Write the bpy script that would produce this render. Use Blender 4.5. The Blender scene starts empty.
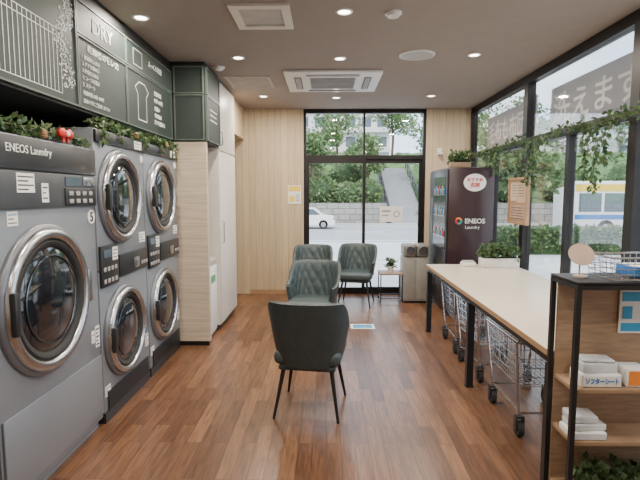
import bpy, bmesh, math, random
from mathutils import Vector, Matrix, Euler
random.seed(3)
COL = bpy.context.scene.collection
pi = math.pi
R = math.radians

# ------------------------------------------------------------ materials
def _mat(name):
    m = bpy.data.materials.new(name); m.use_nodes = True
    nt = m.node_tree; nt.nodes.clear()
    out = nt.nodes.new('ShaderNodeOutputMaterial')
    return m, nt, out
def mat(name, col, rough=0.5, metal=0.0, var=0.12, scale=8.0, bump=0.0, bscale=60.0, stretch=(1,1,1), spec=0.5, coat=0.0):
    m, nt, out = _mat(name)
    N = nt.nodes.new; L = nt.links.new
    p = N('ShaderNodeBsdfPrincipled'); L(p.outputs[0], out.inputs[0])
    p.inputs['Roughness'].default_value = rough
    p.inputs['Metallic'].default_value = metal
    p.inputs['Specular IOR Level'].default_value = spec
    p.inputs['Coat Weight'].default_value = coat
    tc = N('ShaderNodeTexCoord'); mp = N('ShaderNodeMapping'); mp.inputs['Scale'].default_value = stretch
    L(tc.outputs['Object'], mp.inputs[0])
    no = N('ShaderNodeTexNoise'); no.inputs['Scale'].default_value = scale; no.inputs['Detail'].default_value = 4
    L(mp.outputs[0], no.inputs['Vector'])
    cr = N('ShaderNodeValToRGB'); L(no.outputs['Fac'], cr.inputs[0])
    cr.color_ramp.elements[0].position = .3; cr.color_ramp.elements[1].position = .7
    cr.color_ramp.elements[0].color = [c*(1-var) for c in col]+[1]
    cr.color_ramp.elements[1].color = [min(1, c*(1+var)) for c in col]+[1]
    L(cr.outputs[0], p.inputs['Base Color'])
    if bump:
        n2 = N('ShaderNodeTexNoise'); n2.inputs['Scale'].default_value = bscale; L(mp.outputs[0], n2.inputs['Vector'])
        b = N('ShaderNodeBump'); b.inputs['Strength'].default_value = bump; b.inputs['Distance'].default_value = .01
        L(n2.outputs['Fac'], b.inputs['Height']); L(b.outputs[0], p.inputs['Normal'])
    return m
def emit(name, col, s):
    m, nt, out = _mat(name); e = nt.nodes.new('ShaderNodeEmission')
    e.inputs[0].default_value = (*col, 1); e.inputs[1].default_value = s
    nt.links.new(e.outputs[0], out.inputs[0]); return m
def glassmat(name, tint=(1, 1, 1), refl=0.06):
    m, nt, out = _mat(name); N = nt.nodes.new; L = nt.links.new
    t = N('ShaderNodeBsdfTransparent'); t.inputs[0].default_value = (*tint, 1)
    g = N('ShaderNodeBsdfGlossy'); g.inputs['Roughness'].default_value = .02
    lw = N('ShaderNodeLayerWeight'); lw.inputs[0].default_value = .25
    mu = N('ShaderNodeMath'); mu.operation = 'MULTIPLY_ADD'; mu.inputs[1].default_value = .3; mu.inputs[2].default_value = refl*.4
    L(lw.outputs['Fresnel'], mu.inputs[0])
    mx = N('ShaderNodeMixShader'); L(mu.outputs[0], mx.inputs[0]); L(t.outputs[0], mx.inputs[1]); L(g.outputs[0], mx.inputs[2])
    L(mx.outputs[0], out.inputs[0]); return m
def leafmat(name, c1, c2):
    m, nt, out = _mat(name); N = nt.nodes.new; L = nt.links.new
    g = N('ShaderNodeNewGeometry'); cr = N('ShaderNodeValToRGB'); L(g.outputs['Random Per Island'], cr.inputs[0])
    cr.color_ramp.elements[0].color = (*c1, 1); cr.color_ramp.elements[1].color = (*c2, 1)
    p = N('ShaderNodeBsdfPrincipled'); p.inputs['Roughness'].default_value = .6
    L(cr.outputs[0], p.inputs['Base Color'])
    tr = N('ShaderNodeBsdfTranslucent'); L(cr.outputs[0], tr.inputs[0])
    mx = N('ShaderNodeMixShader'); mx.inputs[0].default_value = .3
    L(p.outputs[0], mx.inputs[1]); L(tr.outputs[0], mx.inputs[2]); L(mx.outputs[0], out.inputs[0]); return m
def brickmat(name, c1, c2, mort, w, h, axes='XY', msize=.02, rough=.4, grain=(1, 30, 1), gamt=.5, offset=.37, bump=.2, coat=0.0, spec=.5):
    # axes: which object axes run along the brick length / across the rows
    m, nt, out = _mat(name); N = nt.nodes.new; L = nt.links.new
    tc = N('ShaderNodeTexCoord'); sp = N('ShaderNodeSeparateXYZ'); mp = N('ShaderNodeCombineXYZ')
    L(tc.outputs['Object'], sp.inputs[0]); L(sp.outputs[axes[0]], mp.inputs[0]); L(sp.outputs[axes[1]], mp.inputs[1])
    b = N('ShaderNodeTexBrick'); b.offset = offset; b.inputs['Scale'].default_value = 1
    b.inputs['Brick Width'].default_value = w; b.inputs['Row Height'].default_value = h
    b.inputs['Mortar Size'].default_value = msize; b.inputs['Bias'].default_value = 0
    b.inputs['Color1'].default_value = (*c1, 1); b.inputs['Color2'].default_value = (*c2, 1); b.inputs['Mortar'].default_value = (*mort, 1)
    L(mp.outputs[0], b.inputs['Vector'])
    m2 = N('ShaderNodeMapping'); m2.inputs['Scale'].default_value = grain; L(mp.outputs[0], m2.inputs[0])
    ad = N('ShaderNodeVectorMath'); ad.operation = 'MULTIPLY_ADD'; ad.inputs[1].default_value = (40, 40, 40)
    L(b.outputs['Color'], ad.inputs[0]); L(m2.outputs[0], ad.inputs[2])
    no = N('ShaderNodeTexNoise'); no.inputs['Scale'].default_value = 2.2; no.inputs['Detail'].default_value = 6; no.inputs['Distortion'].default_value = .6
    L(ad.outputs[0], no.inputs['Vector'])
    mr = N('ShaderNodeMapRange'); mr.inputs[1].default_value = .25; mr.inputs[2].default_value = .75
    mr.inputs[3].default_value = 1-gamt; mr.inputs[4].default_value = 1+gamt*.5
    L(no.outputs['Fac'], mr.inputs[0])
    mx = N('ShaderNodeMix'); mx.data_type = 'RGBA'; mx.blend_type = 'MULTIPLY'; mx.inputs[0].default_value = 1
    L(b.outputs['Color'], mx.inputs[6]); L(mr.outputs[0], mx.inputs[7])
    p = N('ShaderNodeBsdfPrincipled'); p.inputs['Roughness'].default_value = rough; p.inputs['Coat Weight'].default_value = coat
    p.inputs['Specular IOR Level'].default_value = spec
    L(mx.outputs[2], p.inputs['Base Color'])
    bu = N('ShaderNodeBump'); bu.inputs['Strength'].default_value = bump; bu.inputs['Distance'].default_value = .003; bu.invert = True
    L(b.outputs['Fac'], bu.inputs['Height']); L(bu.outputs[0], p.inputs['Normal'])
    L(p.outputs[0], out.inputs[0]); return m

M_floor = brickmat('floor_wood', (.235, .115, .058), (.110, .048, .024), (.04, .018, .01), 0.62, .088, axes='YX', msize=.0015, rough=.30, grain=(2.2, 26, 1), gamt=.55, spec=.5)
M_wallwood = brickmat('wall_wood', (.58, .46, .30), (.52, .405, .262), (.27, .21, .14), 6, .10, axes='ZX', msize=.0022, rough=.5, grain=(1.2, 16, 1), gamt=.16, offset=0)
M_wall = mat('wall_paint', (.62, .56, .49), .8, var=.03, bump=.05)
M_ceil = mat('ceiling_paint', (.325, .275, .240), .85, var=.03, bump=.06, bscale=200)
M_partwood = mat('partition_wood', (.52, .43, .325), .5, var=.18, scale=3, stretch=(1, 1, 26))
M_black = mat('black_steel', (.018, .018, .02), .4, .3, var=.15)
M_alu = mat('dark_aluminium', (.022, .02, .02), .4, .6, var=.15)
M_glass = glassmat('window_glass')
M_silver = mat('silver_paint', (.245, .265, .295), .40, .35, var=.04, scale=3)
M_silver2 = mat('silver_panel', (.17, .18, .20), .35, .5, var=.05, scale=3)
M_chrome = mat('chrome', (.50, .50, .51), .2, 1, var=.04)
M_chromed = mat('brushed_steel', (.50, .50, .51), .26, 1, var=.06)
M_dark = mat('dark_plastic', (.020, .021, .024), .35, var=.1)
M_panel = mat('control_panel_grey', (.05, .055, .063), .4, var=.1)
M_dglass = mat('dark_door_glass', (.012, .014, .018), .06, 0, var=.3, scale=3, spec=.8, coat=.6)
M_drum = mat('drum_steel', (.09, .10, .115), .2, .9, var=.5, scale=9)
M_green = mat('board_green', (.014, .026, .022), .6, var=.1)
M_gframe = mat('board_frame', (.012, .014, .013), .5)
M_chalk = mat('chalk_white', (.70, .74, .70), .8, var=.1)
M_white = mat('white_plastic', (.78, .77, .75), .4, var=.03)
M_white2 = mat('white_laminate', (.70, .66, .60), .4, var=.03)
M_paper = mat('paper', (.82, .81, .78), .7, var=.03)
M_grey = mat('grey_plastic', (.33, .32, .31), .5)
M_greyl = mat('light_grey', (.45, .43, .40), .5)
M_bing = mat('bin_grey', (.27, .26, .24), .5)
M_bind = mat('bin_lid_grey', (.17, .16, .15), .45)
M_top = mat('table_top_cream', (.66, .57, .44), .32, var=.05, scale=4, stretch=(1, .2, 1))
M_topedge = mat('table_edge', (.36, .22, .12), .5)
M_uph = mat('slate_green_leather', (.034, .047, .049), .42, var=.15, scale=30, bump=.15, bscale=300)
M_uph2 = mat('slate_green_leather_light', (.048, .070, .074), .42, var=.12, scale=30, bump=.15, bscale=300)
M_leaf = leafmat('artificial_leaf', (.02, .065, .02), (.12, .18, .07))
M_tree = leafmat('tree_leaf', (.07, .14, .05), (.27, .36, .15))
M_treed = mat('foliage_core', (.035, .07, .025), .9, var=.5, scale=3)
M_stem = mat('vine_stem', (.06, .07, .03), .8)
M_bark = mat('bark', (.12, .08, .05), .9, var=.3, bump=.5)
M_wood = mat('shelf_wood', (.34, .225, .14), .5, var=.2, scale=3, stretch=(3, 3, 25))
M_maroon = mat('vending_maroon', (.034, .015, .018), .3, var=.08)
M_red = mat('red', (.55, .02, .02), .6)
M_orange = mat('orange', (.85, .25, .03), .5)
M_teal = mat('teal', (.0, .35, .33), .5)
M_blue = mat('blue', (.02, .17, .50), .5)
M_cyan = mat('cyan', (.03, .30, .55), .5)
M_yellow = mat('yellow', (.80, .55, .05), .5)
M_ink = mat('ink', (.06, .06, .07), .6)
M_greens = mat('green_label', (.10, .35, .16), .5)
M_lamp = emit('lamp_glow', (1, .90, .76), 14)
M_pave = mat('pavement', (.52, .52, .51), .9, var=.08, scale=2)
M_asph = mat('asphalt', (.32, .32, .33), .9, var=.08, scale=3)
M_rubber = mat('rubber', (.02, .02, .02), .7)
M_stone = brickmat('stone_blocks', (.34, .32, .29), (.24, .23, .21), (.12, .12, .11), .9, .45, axes='XZ', msize=.03, rough=.9, grain=(3, 3, 3), gamt=.3, offset=.5)
M_build = mat('building_wall', (.62, .60, .57), .8)
M_brownb = mat('brown_wall', (.26, .20, .16), .8)
M_bwin = mat('building_window', (.08, .11, .14), .2)
M_grass = mat('grass', (.09, .16, .05), .95, var=.6, scale=1.2)
M_pot = mat('pot_white', (.7, .68, .64), .5)
M_soil = mat('soil', (.03, .02, .012), .9, var=.3)
M_poly = mat('plastic_packaging', (.66, .70, .74), .22, var=.1, scale=20, bump=.4, bscale=25)
M_card = mat('cardboard', (.5, .42, .33), .7, var=.1)

# ------------------------------------------------------------ mesh builder
class B:
    def __init__(s): s.bm = bmesh.new()
    def _merge(s, t, M=None, m=0):
        for f in t.faces: f.material_index = m
        if M is not None: t.transform(M)
        me = bpy.data.meshes.new('tmp'); t.to_mesh(me); t.free()
        s.bm.from_mesh(me); bpy.data.meshes.remove(me)
    def box(s, x0, x1, y0, y1, z0, z1, m=0, bev=0, seg=2, M=None):
        t = bmesh.new(); bmesh.ops.create_cube(t, size=1)
        for v in t.verts:
            v.co = Vector(((x0+x1)/2+v.co.x*(x1-x0), (y0+y1)/2+v.co.y*(y1-y0), (z0+z1)/2+v.co.z*(z1-z0)))
        if bev: bmesh.ops.bevel(t, geom=t.edges[:], offset=bev, segments=seg, affect='EDGES', profile=.5)
        s._merge(t, M, m); return s
    def ring(s, c, ax1, ax2, r, seg):
        return [s.bm.verts.new(c+ax1*(r*math.cos(2*pi*i/seg))+ax2*(r*math.sin(2*pi*i/seg))) for i in range(seg)]
    def cyl(s, p0, p1, r0, r1=None, seg=12, m=0, caps=True):
        p0 = Vector(p0); p1 = Vector(p1); r1 = r0 if r1 is None else r1
        d = (p1-p0).normalized(); a = d.orthogonal().normalized(); b = d.cross(a)
        A = s.ring(p0, a, b, r0, seg); Bq = s.ring(p1, a, b, r1, seg)
        for i in range(seg):
            f = s.bm.faces.new((A[i], A[(i+1) % seg], Bq[(i+1) % seg], Bq[i])); f.material_index = m
        if caps:
            f = s.bm.faces.new(A[::-1]); f.material_index = m
            f = s.bm.faces.new(Bq); f.material_index = m
        return s
    def tube(s, pts, r, seg=6, m=0, closed=False):
        pts = [Vector(p) for p in pts]; n = len(pts); rings = []
        a = None
        for i, p in enumerate(pts):
            if closed: d = pts[(i+1) % n]-pts[i-1]
            else: d = pts[min(i+1, n-1)]-pts[max(i-1, 0)]
            d.normalize()
            a = d.orthogonal().normalized() if a is None else (a-d*a.dot(d)).normalized()
            rings.append(s.ring(p, a, d.cross(a), r, seg))
        for k in range(n if closed else n-1):
            A = rings[k]; Bq = rings[(k+1) % n]
            for i in range(seg):
                f = s.bm.faces.new((A[i], A[(i+1) % seg], Bq[(i+1) % seg], Bq[i])); f.material_index = m
        if not closed:
            f = s.bm.faces.new(rings[0][::-1]); f.material_index = m
            f = s.bm.faces.new(rings[-1]); f.material_index = m
        return s
    def lathe(s, prof, seg=48, M=Matrix.Identity(4), m=0, sx=1, sy=1):
        rings = []
        for r, h in prof:
            if r < 1e-5: rings.append([s.bm.verts.new(M @ Vector((0, 0, h)))])
            else: rings.append([s.bm.verts.new(M @ Vector((r*sx*math.cos(2*pi*i/seg), r*sy*math.sin(2*pi*i/seg), h))) for i in range(seg)])
        for k in range(len(rings)-1):
            A, Bq = rings[k], rings[k+1]; mi = m[k] if isinstance(m, (list, tuple)) else m
            for i in range(seg):
                j = (i+1) % seg
                if len(A) == 1 and len(Bq) == 1: continue
                if len(A) == 1: f = s.bm.faces.new((A[0], Bq[j], Bq[i]))
                elif len(Bq) == 1: f = s.bm.faces.new((A[i], A[j], Bq[0]))
                else: f = s.bm.faces.new((A[i], A[j], Bq[j], Bq[i]))
                f.material_index = mi
        return s
    def blob(s, c, rx, ry, rz, m=0, sub=3, noise=.0):
        t = bmesh.new(); bmesh.ops.create_icosphere(t, subdivisions=sub, radius=1)
        for v in t.verts:
            k = 1+noise*(math.sin(v.co.x*7+c[0]*3)+math.sin(v.co.y*6+c[1]*5)+math.sin(v.co.z*8))/2
            v.co = Vector((v.co.x*rx*k+c[0], v.co.y*ry*k+c[1], v.co.z*rz*k+c[2]))
        s._merge(t, None, m); return s
    def leaf(s, c, L, W, m=0, d=None):
        c = Vector(c)
        d = Vector((random.gauss(0, 1), random.gauss(0, 1), random.gauss(0, 1))) if d is None else Vector(d)+Vector((random.gauss(0, .4), random.gauss(0, .4), random.gauss(0, .4)))
        d.normalize(); w = d.cross(Vector((random.gauss(0, 1), random.gauss(0, 1), random.gauss(0, 1)))).normalized(); nrm = d.cross(w)
        v = [c, c+d*L*.5+w*W*.5+nrm*W*.12, c+d*L, c+d*L*.5-w*W*.5+nrm*W*.12]
        f = s.bm.faces.new([s.bm.verts.new(x) for x in v]); f.material_index = m
        return s
    def poly(s, pts, m=0):
        f = s.bm.faces.new([s.bm.verts.new(Vector(p)) for p in pts]); f.material_index = m; return s
    def prism(s, pts2, y0, y1, m=0):   # pts2 (x,z) extruded in y
        A = [s.bm.verts.new((x, y0, z)) for x, z in pts2]; Bq = [s.bm.verts.new((x, y1, z)) for x, z in pts2]; n = len(A)
        for i in range(n):
            f = s.bm.faces.new((A[i], A[(i+1) % n], Bq[(i+1) % n], Bq[i])); f.material_index = m
        for q in (A[::-1], Bq):
            f = s.bm.faces.new(q); f.material_index = m
        return s

def obj(name, b, mats, parent=None, loc=(0, 0, 0), rot=(0, 0, 0), smooth=True, ang=35, recalc=True, **props):
    me = bpy.data.meshes.new(name)
    if recalc: bmesh.ops.recalc_face_normals(b.bm, faces=b.bm.faces[:])
    b.bm.to_mesh(me); b.bm.free()
    for m in (mats if isinstance(mats, (list, tuple)) else [mats]): me.materials.append(m)
    if smooth:
        me.polygons.foreach_set('use_smooth', [True]*len(me.polygons))
        try: me.set_sharp_from_angle(angle=R(ang))
        except Exception: pass
    o = bpy.data.objects.new(name, me); COL.objects.link(o)
    o.location = loc; o.rotation_euler = rot
    if parent is not None: o.parent = parent
    for k, v in props.items(): o[k] = v
    return o
def thing(name, label, category, loc=(0, 0, 0), rot=(0, 0, 0), group=None):
    e = bpy.data.objects.new(name, None); COL.objects.link(e); e.empty_display_size = .1
    e.location = loc; e.rotation_euler = rot; e['label'] = label; e['category'] = category
    if group: e['group'] = group
    return e
def copy_tree(src, loc, rot=None, label=None):
    n = src.copy(); COL.objects.link(n); n.location = loc
    if rot is not None: n.rotation_euler = rot
    if label: n['label'] = label
    def rec(a, bb):
        for c in list(a.children):
            k = c.copy(); COL.objects.link(k); k.parent = bb; rec(c, k)
    rec(src, n); return n
def text(body, parent, loc, face, matl, w=None, h=None, name='lettering', mirror=False, bold=0.0, label=None, left=None):
    cu = bpy.data.curves.new('t', 'FONT'); cu.body = body; cu.align_x = 'CENTER'; cu.align_y = 'CENTER'
    cu.size = 1; cu.extrude = .002; cu.offset = bold; cu.resolution_u = 3
    t = bpy.data.objects.new('t', cu); COL.objects.link(t)
    dg = bpy.context.evaluated_depsgraph_get(); dg.update()
    me = bpy.data.meshes.new_from_object(t.evaluated_get(dg))
    bpy.data.objects.remove(t); bpy.data.curves.remove(cu)
    if len(me.vertices) == 0: return None
    xs = [v.co.x for v in me.vertices]; ys = [v.co.y for v in me.vertices]
    cx = (max(xs)+min(xs))/2; cy = (max(ys)+min(ys))/2; W = max(xs)-min(xs); H = max(ys)-min(ys)
    sx = w/W if w else None; sy = h/H if h else None
    if sx is None: sx = sy
    if sy is None: sy = sx
    for v in me.vertices: v.co = Vector(((v.co.x-cx)*sx*(-1 if mirror else 1), (v.co.y-cy)*sy, v.co.z))
    me.materials.clear(); me.materials.append(matl); me.name = name
    o = bpy.data.objects.new(name, me); COL.objects.link(o); o.parent = parent; o.location = loc
    if left is not None: o.location.y = left+W*sx/2
    o.rotation_euler = {'+X': (R(90), 0, R(90)), '-Y': (R(90), 0, 0), '-X': (R(90), 0, R(-90))}[face] if isinstance(face, str) else face
    if label: o['label'] = label
    return o
RX = Matrix.Rotation(R(90), 4, 'Y')  # z -> x

# ------------------------------------------------------------ room shell
XL, XR, YB, YF, H = -2.4, 2.17, 7.41, -1.6, 2.84
S = dict(kind='structure')
obj('floor', B().box(XL, XR+.1, YF, YB+.12, -.025, 0), M_floor, **S)
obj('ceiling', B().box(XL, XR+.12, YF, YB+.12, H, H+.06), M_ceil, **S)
obj('wall_left', B().box(XL-.1, XL, YF, YB+.12, 0, H), M_wall, **S)
obj('wall_front', B().box(XL, XR, YF-.1, YF, 0, H), M_wall, **S)
obj('wall_back', B().box(XL, -.36, YB, YB+.12, 0, H).box(1.50, XR+.1, YB, YB+.12, 0, H), M_wallwood, **S)
obj('wall_right', B().box(XR, XR+.1, YF, 1.6, 0, H), M_wall, **S)
b = B(); x0, x1 = -.36, 1.50
b.box(x0, x1, YB+.02, YB+.1, H-.06, H).box(x0, x1, YB+.02, YB+.1, 2.09, 2.15)
b.box(x0, x0+.04, YB+.02, YB+.1, 2.15, H-.06).box(x1-.04, x1, YB+.02, YB+.1, 2.15, H-.06)
b.box(.55, .58, YB+.03, YB+.09, 2.15, H-.06)
b.box(x0+.04, x1-.04, YB+.055, YB+.063, 2.15, H-.06, m=1)
obj('window_1', b, [M_alu, M_glass], smooth=False, **S)
def leafdoor(nm, a, c, y):
    b = B()
    b.box(a, a+.045, y, y+.035, .02, 2.09).box(c-.045, c, y, y+.035, .02, 2.09)
    b.box(a+.045, c-.045, y, y+.035, .02, .10).box(a+.045, c-.045, y, y+.035, 2.03, 2.09)
    b.box(a+.045, c-.045, y+.014, y+.022, .10, 2.03, m=1)
    return obj(nm, b, [M_alu, M_glass], smooth=False, **S)
leafdoor('door_1', x0+.04, .59, YB+.02)
leafdoor('door_2', .545, x1-.04, YB+.062)
b = B().box(x0, x0+.04, YB+.02, YB+.1, 0, 2.09).box(x1-.04, x1, YB+.02, YB+.1, 0, 2.09).box(x0+.04, x1-.04, YB+.015, YB+.11, 0, .02)
obj('trim_1', b, M_alu, smooth=False, **S)
ys = [7.41, 5.40, 3.50, 1.60]
for i in range(3):
    a, c = ys[i+1], ys[i]
    b = B(); xa, xb = XR, XR+.09
    b.box(xa, xb, c-.05, c, 0, H).box(xa, xb, a, a+.05, 0, H)
    b.box(xa, xb, a+.05, c-.05, H-.09, H).box(xa, xb, a+.05, c-.05, 2.08, 2.16).box(xa, xb, a+.05, c-.05, 0, .09)
    mid = (a+c)/2
    b.box(xa+.01, xb-.01, mid-.03, mid+.03, .09, 2.08)
    b.box(xa+.04, xa+.048, a+.05, c-.05, 2.16, H-.09, m=1)
    b.box(xa+.04, xa+.048, a+.05, mid-.03, .09, 2.08, m=1).box(xa+.04, xa+.048, mid+.03, c-.05, .09, 2.08, m=1)
    obj('window_%d' % (i+2), b, [M_alu, M_glass], smooth=False, **S)
obj('baseboard_back', B().box(-1.2, -.36, YB-.012, YB, 0, .07).box(1.5, XR, YB-.012, YB, 0, .07), M_topedge, **S)
obj('trim_2', B().box(XL, -1.535, .2, 4.80, 2.07, H), M_gframe, **S)
obj('trim_3', B().box(XL, -1.20, 4.80, 5.38, 2.07, H), M_gframe, **S)
obj('trim_4', B().box(XL, -1.20, 4.80, 4.86, .05, 2.07), M_partwood, **S)
obj('trim_5', B().box(XL, -1.215, 4.815, 4.86, 0, .05), M_black, **S)
obj('trim_6', B().box(XL, -1.26, 6.30, YB, 2.38, H), M_wallwood, **S)
obj('trim_7', B().box(-2.0, -1.95, 4.86, 5.38, 0, 2.07), mat('niche_back', (.10, .085, .075), .7), **S)

# tall white cabinet
cab = thing('storage_cabinet', 'tall off-white laminate storage cabinet with two stacked doors', 'cabinet', (-1.8, 5.84, 0))
obj('body', B().box(-.59, .58, -.455, .455, .06, 2.82).box(-.59, .55, -.45, .45, 0, .06, m=1), [M_white2, M_black], cab)
for z0, z1 in ((.08, 2.03), (2.05, 2.80)):
    d = obj('door', B().box(.581, .60, -.45, .45, z0, z1, bev=.003), M_white2, cab)
    hz = (1.0, 1.25) if z0 < 1 else (2.1, 2.25)
    obj('handle', B().tube([(.601, -.38, hz[0]), (.625, -.38, hz[0]+.01), (.625, -.38, hz[1]-.01), (.601, -.38, hz[1])], .007), M_chromed, d)

nb = thing('rubbish_bin', 'white upright bin cabinet with a green notice standing in the niche', 'bin', (-1.42, 5.13, 0))
obj('body', B().box(-.2, .17, -.22, .22, .03, .78, bev=.012).box(-.17, .14, -.19, .19, 0, .03, m=1), [M_white, M_black], nb)
obj('lid', B().box(-.2, .175, -.225, .225, .782, .86, bev=.02), M_greyl, nb)
obj('door', B().box(.171, .182, -.2, .2, .08, .76, bev=.004), M_white, nb)
obj('notice', B().box(.183, .186, -.12, .12, .5, .7).box(.1861, .187, -.1, .1, .6, .68, m=1), [M_paper, M_greens], nb)

# ------------------------------------------------------------ sign boards
M_mould = mat('board_moulding', (.075, .10, .088), .5)
def board_x(y0, y1, z0, z1, x, label, mt=M_green):
    t = thing('sign_board', label, 'sign', (x, (y0+y1)/2, (z0+z1)/2), group='green boards above the dryers')
    w = (y1-y0)/2; h = (z1-z0)/2
    obj('panel', B().box(0, .014, -w+.012, w-.012, -h+.012, h-.012), mt, t)
    b = B(); f = .014
    b.box(0, .022, -w+.004, -w+f, -h+.004, h-.004).box(0, .022, w-f, w-.004, -h+.004, h-.004)
    b.box(0, .022, -w+f, w-f, -h+.004, -h+f).box(0, .022, -w+f, w-f, h-f, h-.004)
    obj('frame', b, M_mould, t, smooth=False)
    return t, w, h
def strokes(b, segs, r, x=.0155):
    for (ya, za, yb, zb) in segs:
        d = Vector((0, yb-ya, zb-za)); n = Vector((0, -d.z, d.y)).normalized()*r
        A = Vector((x, ya, za)); Z = Vector((x, yb, zb))
        b.poly([A-n, Z-n, Z+n, A+n])
XB = -1.533
t, w, h = board_x(1.62, 2.98, 2.08, 2.74, XB, 'dark green board, white line drawing of railing and hanging vine')
b = B(); sg = []
for i in range(34):
    y = -w+.04+i*.038
    if y > w-.17: break
    sg.append((y, -h+.05, y, h-.26))
sg += [(-w+.03, h-.26, w-.18, h-.26), (-w+.03, h-.30, w-.18, h-.30), (-w+.03, -h+.05, w-.18, -h+.05), (-w+.03, h-.12, w-.3, h-.12), (-w+.03, h-.05, w-.3, h-.05)]
strokes(b, sg, .002)
obj('railing_drawing', b, M_chalk, t, smooth=False, recalc=False)
b = B()
for i in range(300):
    u = random.random(); y = w-.13+.07*math.sin(u*9)*(.6)+random.gauss(0, .035); z = h-.03-u*(2*h-.12)
    y = min(y, w-.03)
    a = random.uniform(0, 6.28); l = .020
    dy, dz = math.cos(a)*l, math.sin(a)*l
    b.poly([(.0155, y, z), (.0155, y+dy*.5-dz*.25, z+dz*.5+dy*.25), (.0155, y+dy, z+dz), (.0155, y+dy*.5+dz*.25, z+dz*.5-dy*.25)])
obj('vine_drawing', b, M_chalk, t, smooth=False, recalc=False)
t, w, h = board_x(2.98, 3.70, 2.53, 2.74, XB, 'dark green board lettered DRY')
text('DRY', t, (.016, 0, 0), '+X', M_chalk, w=.30, h=.09, bold=.01)
t, w, h = board_x(2.98, 3.70, 2.08, 2.53, XB, 'dark green board with white instructions for the dryers')
text('乾燥機の使い方', t, (.016, 0, .165), '+X', M_chalk, w=.46, h=.05, bold=.01)
for (s_, z) in (('1. 洗濯物を入れる', .10), ('2. ドアを閉める', .058), ('3. 料金を入れる', .016), ('4. コースを選ぶ', -.026), ('5. スタート', -.068), ('乾燥時間 10分 100円', -.12), ('詰めすぎにご注意ください', -.17)):
    text(s_, t, (.016, 0, z), '+X', M_chalk, h=.028, left=-.30)
t, w, h = board_x(3.70, 4.76, 2.53, 2.74, XB, 'narrow dark green board with a small white garment drawing')
b = B(); strokes(b, [(-.38, .06, -.2, .06), (-.38, -.06, -.2, -.06), (-.38, .06, -.38, -.06), (-.2, .06, -.2, -.06)], .003); obj('drawing', b, M_chalk, t, smooth=False, recalc=False)
text('ふっくら乾燥', t, (.016, .1, .02), '+X', M_chalk, h=.05)
t, w, h = board_x(3.70, 4.76, 2.08, 2.53, XB, 'dark green board with a white clothes drawing and notes')
b = B(); strokes(b, [(-.36, .1, -.28, .15), (-.28, .15, -.16, .15), (-.16, .15, -.08, .1), (-.08, .1, -.13, .05), (-.13, .05, -.13, -.15), (-.13, -.15, -.31, -.15), (-.31, -.15, -.31, .05), (-.31, .05, -.36, .1)], .004)
obj('drawing', b, M_chalk, t, smooth=False, recalc=False)
for (s_, z) in (('乾燥時間', .13), ('10分 100円', .07), ('お願い', 0), ('使用後は', -.06), ('ドアを閉める', -.12)):
    text(s_, t, (.016, .0, z), '+X', M_chalk, h=.04, left=.06)
for (z0, z1, lb) in ((2.53, 2.80, 'small plain dark green board above the wood partition'), (2.08, 2.53, 'plain dark green board above the wood partition')):
    t = thing('sign_board', lb, 'sign', (-1.355, 4.798, (z0+z1)/2), group='green boards above the dryers')
    hh = (z1-z0)/2
    obj('panel', B().box(-.135, .135, -.012, 0, -hh+.015, hh-.015), M_green, t)
    b = B().box(-.147, -.135, -.018, 0, -hh+.004, hh-.004).box(.135, .147, -.018, 0, -hh+.004, hh-.004).box(-.135, .135, -.018, 0, -hh+.004, -hh+.015).box(-.135, .135, -.018, 0, hh-.015, hh-.004)
    obj('frame', b, M_mould, t, smooth=False)
t, w, h = board_x(4.81, 5.37, 2.53, 2.80, -1.199, 'small dark green board beside the white cabinet')
t, w, h = board_x(4.81, 5.37, 2.08, 2.53, -1.199, 'dark green board with short white notes over the niche')
b = B(); strokes(b, [(-.15, .1, .15, .1), (-.15, .05, .12, .05), (-.15, 0, .15, 0)], .005); obj('instruction_lines', b, M_chalk, t, smooth=False, recalc=False)

# ------------------------------------------------------------ machines
def door_unit(parent, y, z, r, label):
    M = Matrix.Translation((0, y, z)) @ RX
    b = B(); b.lathe([(r, 0), (r, .012), (r*.985, .022), (r*.94, .028), (r*.94, .015)], 64, M, m=0)
    d = obj('door', b, [M_silver2], parent, ang=50, label=label)
    b = B(); b.lathe([(r*.935, .018), (r*.935, .036), (r*.91, .050), (r*.865, .056), (r*.82, .050), (r*.795, .038), (r*.79, .02)], 64, M)
    obj('chrome_ring', b, M_chromed, d, ang=60)
    b = B(); b.lathe([(r*.788, .03), (r*.76, .042), (r*.70, .036), (r*.68, .02)], 64, M)
    obj('gasket', b, M_rubber, d, ang=60)
    b = B(); b.lathe([(r*.678, .024), (r*.6, .034), (r*.4, .045), (r*.2, .051), (0, .053)], 64, M)
    obj('door_glass', b, M_dglass, d, ang=80)
    b = B(); b.lathe([(r*.59, .040), (r*.58, .0425), (r*.57, .043), (r*.56, .041)], 64, M)
    obj('drum_rim', b, M_drum, d, ang=60)
    yy = y-r*.87; hl = r*.26
    b = B(); b.box(.045, .078, yy-.02, yy+.022, z-hl, z+hl, bev=.01)
    b.box(.03, .05, yy-.015, yy+.015, z-hl*.6, z+hl*.6)
    obj('handle', b, M_dark, d)
    yy = y+r*.97
    obj('hinge', B().box(.012, .045, yy-.02, yy+.025, z-r*.25, z+r*.25, bev=.006), M_chromed, d)
    return d
def sticker(parent, a, c, z0, z1, x=.019, lines=4, accent=None):
    n = lines; b = B().box(x-.002, x, a, c, z0, z1); hh = (z1-z0)
    for k in range(n):
        z = z1-hh*(k+.8)/(n+.6); e = c-.008-(.3*(c-a) if k % 2 else 0)
        b.box(x+.0001, x+.0006, a+.008, e, z-hh*.05, z+hh*.03, m=1 if k or not accent else 2)
    return obj('notice_label', b, [M_paper, M_ink, accent or M_ink], parent, smooth=False)

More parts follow.
